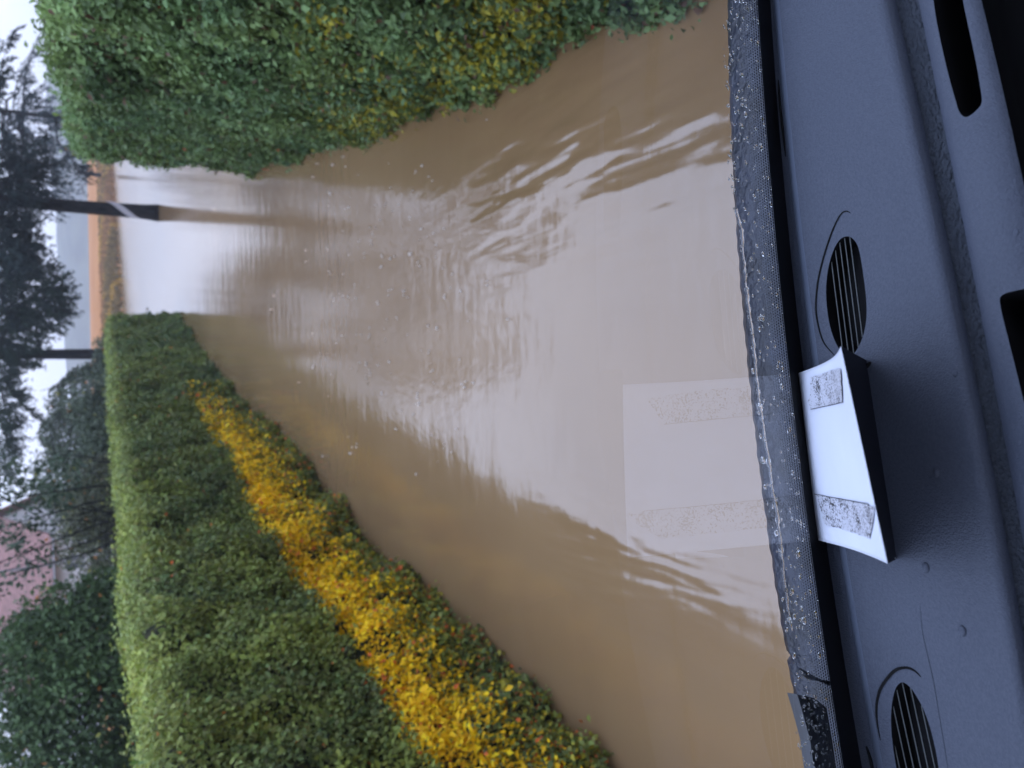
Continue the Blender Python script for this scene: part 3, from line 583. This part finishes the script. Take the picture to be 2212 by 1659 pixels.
# shadow gap under the screen, cowl outside the glass, nose
M_cowl = noisy(mat('wet_cowl', rough=.34, spec=.4), (.004, .005, .010), (.018, .022, .038), 30, bump=.9, bscale=110, bdist=.004)
def cowl_edge(y): return e_cowl(y) + 1.6*math.sin(y*.11)*math.sin(y*.043) + (10 if 1418 < y < 1438 else 0)
def cowl():
    ys = np.linspace(-420, 2150, 900); foot_ = lambda y: onglass(e_dash(y)+14, y, .004); V = []; n = len(ys)
    zs = Z0-.012
    r0 = [foot_(y) for y in ys]; r2 = [onz(cowl_edge(y), y, zs) for y in ys]; r1 = [a*.5+b_*.5+np.array([0, 0, .004]) for a, b_ in zip(r0, r2)]
    r3 = [p+np.array([0, .012, -.008]) for p in r2]; r4 = [p+np.array([0, .05, -.07]) for p in r2]; r5 = [p+np.array([0, .28, -.55]) for p in r2]; r6 = [p+np.array([0, .33, -1.3]) for p in r2]
    for r_ in (r0, r1, r2, r3, r4, r5, r6): V += r_
    return mesh('bonnet', V, [(k*n+i, k*n+i+1, (k+1)*n+i+1, (k+1)*n+i) for k in range(6) for i in range(n-1)], M_cowl, car, True)
cowl()
def frit():
    V = []; n = len(YS)
    for fx in (e_frit, add(e_dash, 8)): V += [onglass(fx(y), y, -.0012) for y in YS]
    M_fr = mat('black_enamel', (.003, .003, .004), .35, .3); f_ = mesh('frit_band', V, [(i, i+1, n+i+1, n+i) for i in range(n-1)], M_fr, car)
    mb = MB(); row = 0
    for k in range(9):                       # dot rows, shrinking away from the solid band
        off = -2 - k*4.9; rpx = (2.8 - k*.27)
        if rpx < .5: break
        y = -300 + (k % 2)*3.1
        while y < 2000:
            c = onglass(e_frit(y)+off, y, -.0012); r_ = rpx*.00043; nn = gN(c[0]); a = np.cross(nn, (0, 0, 1)); a /= np.linalg.norm(a); b_ = np.cross(nn, a)
            mb.add([c + r_*(a*math.cos(t)+b_*math.sin(t)) for t in np.linspace(0, 2*math.pi, 7)[:-1]], [(0, 1, 2, 3, 4, 5)]); y += 6.2
    o = mb.build('frit_dots', M_fr, f_); o['kind'] = 'stuff'
frit()
M_drop = mat('rain_water', (1, 1, 1), 0.0, .5, IOR=1.33); M_drop.node_tree.nodes['Principled BSDF'].inputs['Transmission Weight'].default_value = 1
def drops():
    r = np.random.default_rng(12); mb = MB()
    def drop(x, y, px, asp=1.6, rot=0, off=.0015):
        c = onglass(x, y, off); nn = gN(c[0]); a = np.cross(nn, (0, 0, 1)); a /= np.linalg.norm(a); b_ = np.cross(nn, a); R0 = px*.00045; R1 = R0*asp; ca, sa = math.cos(rot), math.sin(rot); u = a*ca+b_*sa; v = -a*sa+b_*ca; vs = [c + nn*R0*.42]; m = 10; w1 = r.uniform(.8, 1.2, m)
        for lv, (rr_, hh) in enumerate([(.45, .36), (.8, .2), (1, 0)]): vs += [c + (u*R0*math.cos(t)+v*R1*math.sin(t))*rr_*w1[i] + nn*R0*hh for i, t in enumerate(np.linspace(0, 2*math.pi, m, endpoint=False))]
        fs = [(0, 1+i, 1+(i+1) % m) for i in range(m)] + [(1+l_*m+i, 1+(l_+1)*m+i, 1+(l_+1)*m+(i+1) % m, 1+l_*m+(i+1) % m) for l_ in range(2) for i in range(m)]
        fs.append(tuple(1+2*m+i for i in range(m))[::-1]); mb.add(vs, fs)
    for i in range(480):
        y = r.uniform(-20, 1680); t = r.uniform(0, 1); x = e_cowl(y) + t*(e_frit(y)-e_cowl(y)+4); s = min(r.lognormal(.95, .45), 7); drop(x, y, s, r.uniform(.8, 1.5), r.normal()*.5)
    for i in range(60):
        y = r.uniform(0, 480) if i < 46 else r.uniform(1580, 1680); drop(e_cowl(y)-r.uniform(0, 16), y, r.uniform(1.2, 3.4), r.uniform(.9, 1.8), r.normal()*.4)
    for y in np.linspace(1500, 1680, 60): drop(e_cowl(y)+r.uniform(5, 45), y, r.uniform(1, 3))
    o = mb.build('raindrops', M_drop, G, True); o['kind'] = 'stuff'
    # the beaded water line standing where the wiper stops
    mb = MB(); z6 = lambda a, b_: ((1600+a/3.107)/1.0452, (450+b_/3.107)/1.0452); z7 = lambda a, b_: ((1600+a/3.107)/1.0452, (800+b_/3.107)/1.0452)
    ln = [z6(190, 65), z6(205, 130), z6(232, 220), z6(240, 350), z6(252, 480), z6(262, 590), z6(275, 700), z6(300, 900), z6(320, 1060), z7(335, 150), z7(350, 300), z7(370, 420), z7(390, 560), z7(410, 680), z7(436, 870), z7(452, 980), z7(468, 1040), z7(490, 1200), z7(510, 1380), z7(530, 1553), (1704, 1330), (1712, 1370)]
    P = []
    for i in range(len(ln)-1):
        for t in np.linspace(0, 1, 6)[:-1]: P.append((ln[i][0]*(1-t)+ln[i+1][0]*t+r.normal()*.7, ln[i][1]*(1-t)+ln[i+1][1]*t))
    mb.tube([onglass(x, y, .0015) for x, y in P], [.0008+.0005*abs(r.normal()) for _ in P], 8); mb.build('water_bead_line', M_drop, G, True)
drops()
def wiper():
    root = empty('wiper_arm', tuple(onglass(1760, 1640, .02))); root.parent = car; root.matrix_parent_inverse = Matrix.Translation((0, .4, 0))
    m = mat('wiper_black', (.012, .012, .016), .35, .5); out = [(1722, 1500), (1734, 1540), (1750, 1600), (1764, 1700), (1790, 1900), (1830, 1900), (1812, 1700), (1798, 1600), (1786, 1530), (1760, 1508)]
    n = len(out); A = [onglass(x, y, .004) for x, y in out]; Bq = [onglass(x, y, .004) + gN(0)*.009 for x, y in out]
    mesh('wiper_blade', A+Bq, [tuple(range(n)), tuple(range(2*n-1, n-1, -1))] + [(i, n+i, n+(i+1) % n, (i+1) % n) for i in range(n)], m, car)
    bpy.data.objects.remove(root)
    mb = MB(); mb.tube([onglass(1728, 1448, .006), onglass(1748, 1462, .006), onglass(1790, 1476, .006)], [.002, .0026, .002], 8); mb.build('wiper_spring', m, car, True)
wiper()
# cabin shell: roof, doors, floor, rear wall; dark cloth and plastic
def shell():
    md = mat('dark_trim', (.03, .03, .034), .8, .2); mr_ = mat('headlining', (.34, .34, .35), .9, .1); xr, xl = 1.0, -.95; zt = H+.40; yt = gY(0, zt)
    mb = MB(); mb.box(((xr+xl)/2, (yt+.02-3.2)/2-.02, zt+.03), (xr-xl+.1, 3.2+yt+.06, .05)); mb.build('roof', mr_, car)
    for x, nm_ in ((xl, 'door'), (xr, 'door')):
        mb = MB(); mb.box((x+(.03 if x > 0 else -.03), -1.3, 1.0), (.06, 3.75, 1.1)); mb.box((x+(.03 if x > 0 else -.03), -1.55, zt-.31), (.05, .12, .64)); mb.build(nm_, md, car)
        mb = MB(); mb.tube([(x, gY(x, Z0-.02)+.01, Z0-.02), (x, gY(x, zt)+.01, zt+.02)], .045, 10); mb.build('windscreen_pillar', md, car, True)
    mb = MB(); mb.box((.025, -3.2, 1.3), (1.95, .06, 2.3)); mb.build('rear_wall', md, car)
    mb = MB(); mb.box((.025, -1.35, .42), (1.95, 3.7, .06)); mb.build('floor', md, car)
    for sx in (-.45, .5):
        mb = MB(); mb.box((sx, -.55, .85), (.5, .5, .16)); mb.build('seat', md, car); mb = MB(); vs = []
        mb.box((sx, -.86, 1.25), (.5, .12, .75)); mb.box((sx, -.9, 1.72), (.26, .1, .18)); mb.build('seat_back', md, car)
shell()
# ------------------------------------------------------------------ folded paper on the dashboard
def paper():
    root = empty('folded_paper', (0, .5, Z0)); tag(root, 'white folded sheet with two dirty tape strips propped on the dashboard against the windscreen', 'paper')
    z7 = lambda a, b_: ((1600+a/3.107)/1.0452, (800+b_/3.107)/1.0452)
    # top view outline in picture points, far edge and near edge with heights above the dash
    far0, far1 = z7(625, 133), z7(750, 1300); nearL, nearR = z7(925, -55), z7(1253, 1468)
    Fa = onz(*far0, Z0+.015); Fb = onz(*far1, Z0+.015); Na = onz(*nearL, Z0+.112); Nb = onz(*nearR, Z0+.112)
    def S(u, v):   # u along the width 0..1 (far0->far1), v far->near
        p = (Fa*(1-u)+Fb*u)*(1-v) + (Na*(1-u)+Nb*u)*v
        n = np.cross(Fb-Fa, Na-Fa); n /= np.linalg.norm(n); n = n if n[2] > 0 else -n
        return p + n*(-.009*math.sin(math.pi*v)*(1-.5*u) + .004*math.sin(math.pi*u)*v*(1-v)*2 - .006*((1-u)**6)*v*0), n
    nu, nv = 40, 30; V = [S(i/nu, j/nv)[0] for j in range(nv+1) for i in range(nu+1)]; fs = [(j*(nu+1)+i, j*(nu+1)+i+1, (j+1)*(nu+1)+i+1, (j+1)*(nu+1)+i) for j in range(nv) for i in range(nu)]
    m = noisy(mat('white_paper', rough=.75, spec=.2), (.60, .62, .70), (.64, .66, .74), 14, bump=.05, bscale=30, bdist=.002)
    sh = mesh('sheet', V, fs, m, root, True); md = sh.modifiers.new('thickness', 'SOLIDIFY'); md.thickness = .0004; md.offset = -1
    # dark sheet added under the raised edge to stand for the paper's shadow
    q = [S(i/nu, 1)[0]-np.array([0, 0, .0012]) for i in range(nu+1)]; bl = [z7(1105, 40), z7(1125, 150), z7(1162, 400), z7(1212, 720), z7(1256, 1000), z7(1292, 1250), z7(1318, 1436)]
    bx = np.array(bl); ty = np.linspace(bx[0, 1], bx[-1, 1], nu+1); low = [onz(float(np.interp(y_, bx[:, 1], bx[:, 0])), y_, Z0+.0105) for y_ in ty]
    mesh('shadow_sheet', q+low, [(i, i+1, nu+1+i+1, nu+1+i) for i in range(nu)], mat('painted_shadow', (.006, .007, .014), .7, .2), root, True)
    cn_ = [onz(*z7(1246, 1385), Z0+.075), onz(*z7(1316, 1434), Z0+.02), onz(*z7(1256, 1462), Z0+.075), onz(*z7(1285, 1402), Z0+.05)]
    mesh('turned_corner', cn_, [(0, 3, 2), (3, 1, 2)], m, root)
    # tape strips: translucent film with specks of dirt
    def on_paper(x, y):
        d = ray(x, y); best = None; n = np.cross(Fb-Fa, Na-Fa); n /= np.linalg.norm(n); n = n if n[2] > 0 else -n
        p = Fa
        for _ in range(4):
            t = np.dot(p-CAM, n)/np.dot(d, n); q_ = CAM+d*t
            A = np.array([Fb-Fa, Na-Fa]).T; uv = np.linalg.lstsq(A, q_-Fa, rcond=None)[0]; uu, vv = uv; w_ = np.linalg.norm(Nb-Na)/np.linalg.norm(Fb-Fa)
            c = (Fb-Fa)/np.dot(Fb-Fa, Fb-Fa); uu = np.clip((uu - vv*0)/(1+(w_-1)*vv), 0, 1); vv = np.clip(vv, 0, 1); p = S(uu, vv)[0]
        t = np.dot(p-CAM, n)/np.dot(d, n); return CAM+d*t + n*.0007
    mt = mat('dirty_tape', (.55, .54, .58), .35, .5); t = mt.node_tree; b = t.nodes['Principled BSDF']; n_ = t.nodes.new; l = t.links.new; tc_ = n_('ShaderNodeTexCoord')
    vo = n_('ShaderNodeTexNoise'); vo.inputs['Scale'].default_value = 620; vo.inputs['Detail'].default_value = 2; l(tc_.outputs['Object'], vo.inputs['Vector'])
    cl = n_('ShaderNodeTexNoise'); cl.inputs['Scale'].default_value = 75; l(tc_.outputs['Object'], cl.inputs['Vector'])
    ad = n_('ShaderNodeMath'); ad.operation = 'MULTIPLY_ADD'; l(cl.outputs['Fac'], ad.inputs[0]); ad.inputs[1].default_value = .45; l(vo.outputs['Fac'], ad.inputs[2])
    rp_ = n_('ShaderNodeValToRGB'); rp_.color_ramp.elements[0].position = .785; rp_.color_ramp.elements[0].color = (.56, .565, .63, 1); rp_.color_ramp.elements[1].position = .805; rp_.color_ramp.elements[1].color = (.02, .018, .02, 1); l(ad.outputs[0], rp_.inputs[0]); l(rp_.outputs[0], b.inputs['Base Color'])
    def tape(poly, label, edge):
        P = []; n = len(poly)
        for i in range(n):
            a, b_ = np.array(poly[i]), np.array(poly[(i+1) % n])
            for k in range(4): P.append(tuple(a+(b_-a)*k/4+rng.normal(size=2)*.5))
        c = np.mean(P, 0); W = [on_paper(*p) for p in P]; C_ = on_paper(*c); n = len(W); Wm = [on_paper(*(np.array(p)*.5+c*.5)) for p in P]
        fs = [(0, 1+i, 1+(i+1) % n) for i in range(n)] + [(1+i, 1+n+i, 1+n+(i+1) % n, 1+(i+1) % n) for i in range(n)]
        o = mesh('tape_strip', [C_]+Wm+W, fs, mt, sh, True); o['label'] = label
        mb = MB(); ed = [on_paper(*p) for p in edge]; 
        for i in range(len(ed)-1):
            mb.tube([ed[i], ed[i+1]], .00025, 4)
        mb.build('grimy_tape_edge', M_blk, sh)
    tape([z7(722, 160), z7(800, 138), z7(860, 112), z7(930, 100), z7(938, 200), z7(945, 335), z7(830, 362), z7(725, 388), z7(700, 330), z7(716, 290)], 'cloudy tape strip with fine dark specks', [z7(722, 385), z7(800, 368), z7(880, 352), z7(945, 335)])
    tape([z7(748, 980), z7(850, 1000), z7(1000, 1028), z7(1120, 1052), z7(1168, 1075), z7(1160, 1170), z7(1135, 1293), z7(1040, 1258), z7(930, 1222), z7(820, 1196), z7(800, 1110)], 'heavily speckled grubby tape strip', [z7(748, 980), z7(850, 1000), z7(1000, 1026), z7(1120, 1050)])
paper()
# ------------------------------------------------------------------ rainy air
hz = bpy.data.materials.new('rain_haze'); hz.use_nodes = True; t = hz.node_tree; t.nodes.remove(t.nodes['Principled BSDF']); pv = t.nodes.new('ShaderNodeVolumePrincipled')
pv.inputs['Color'].default_value = (.86, .9, 1, 1); pv.inputs['Density'].default_value = .0008; t.links.new(pv.outputs[0], t.nodes['Material Output'].inputs['Volume'])
HAZE = True
if HAZE:
    mb = MB(); mb.box((40, 400, 17), (2400, 1300, 36.2)); tag(mb.build('haze', hz), kind='stuff', label='thin rainy haze filling the air', cat='haze')
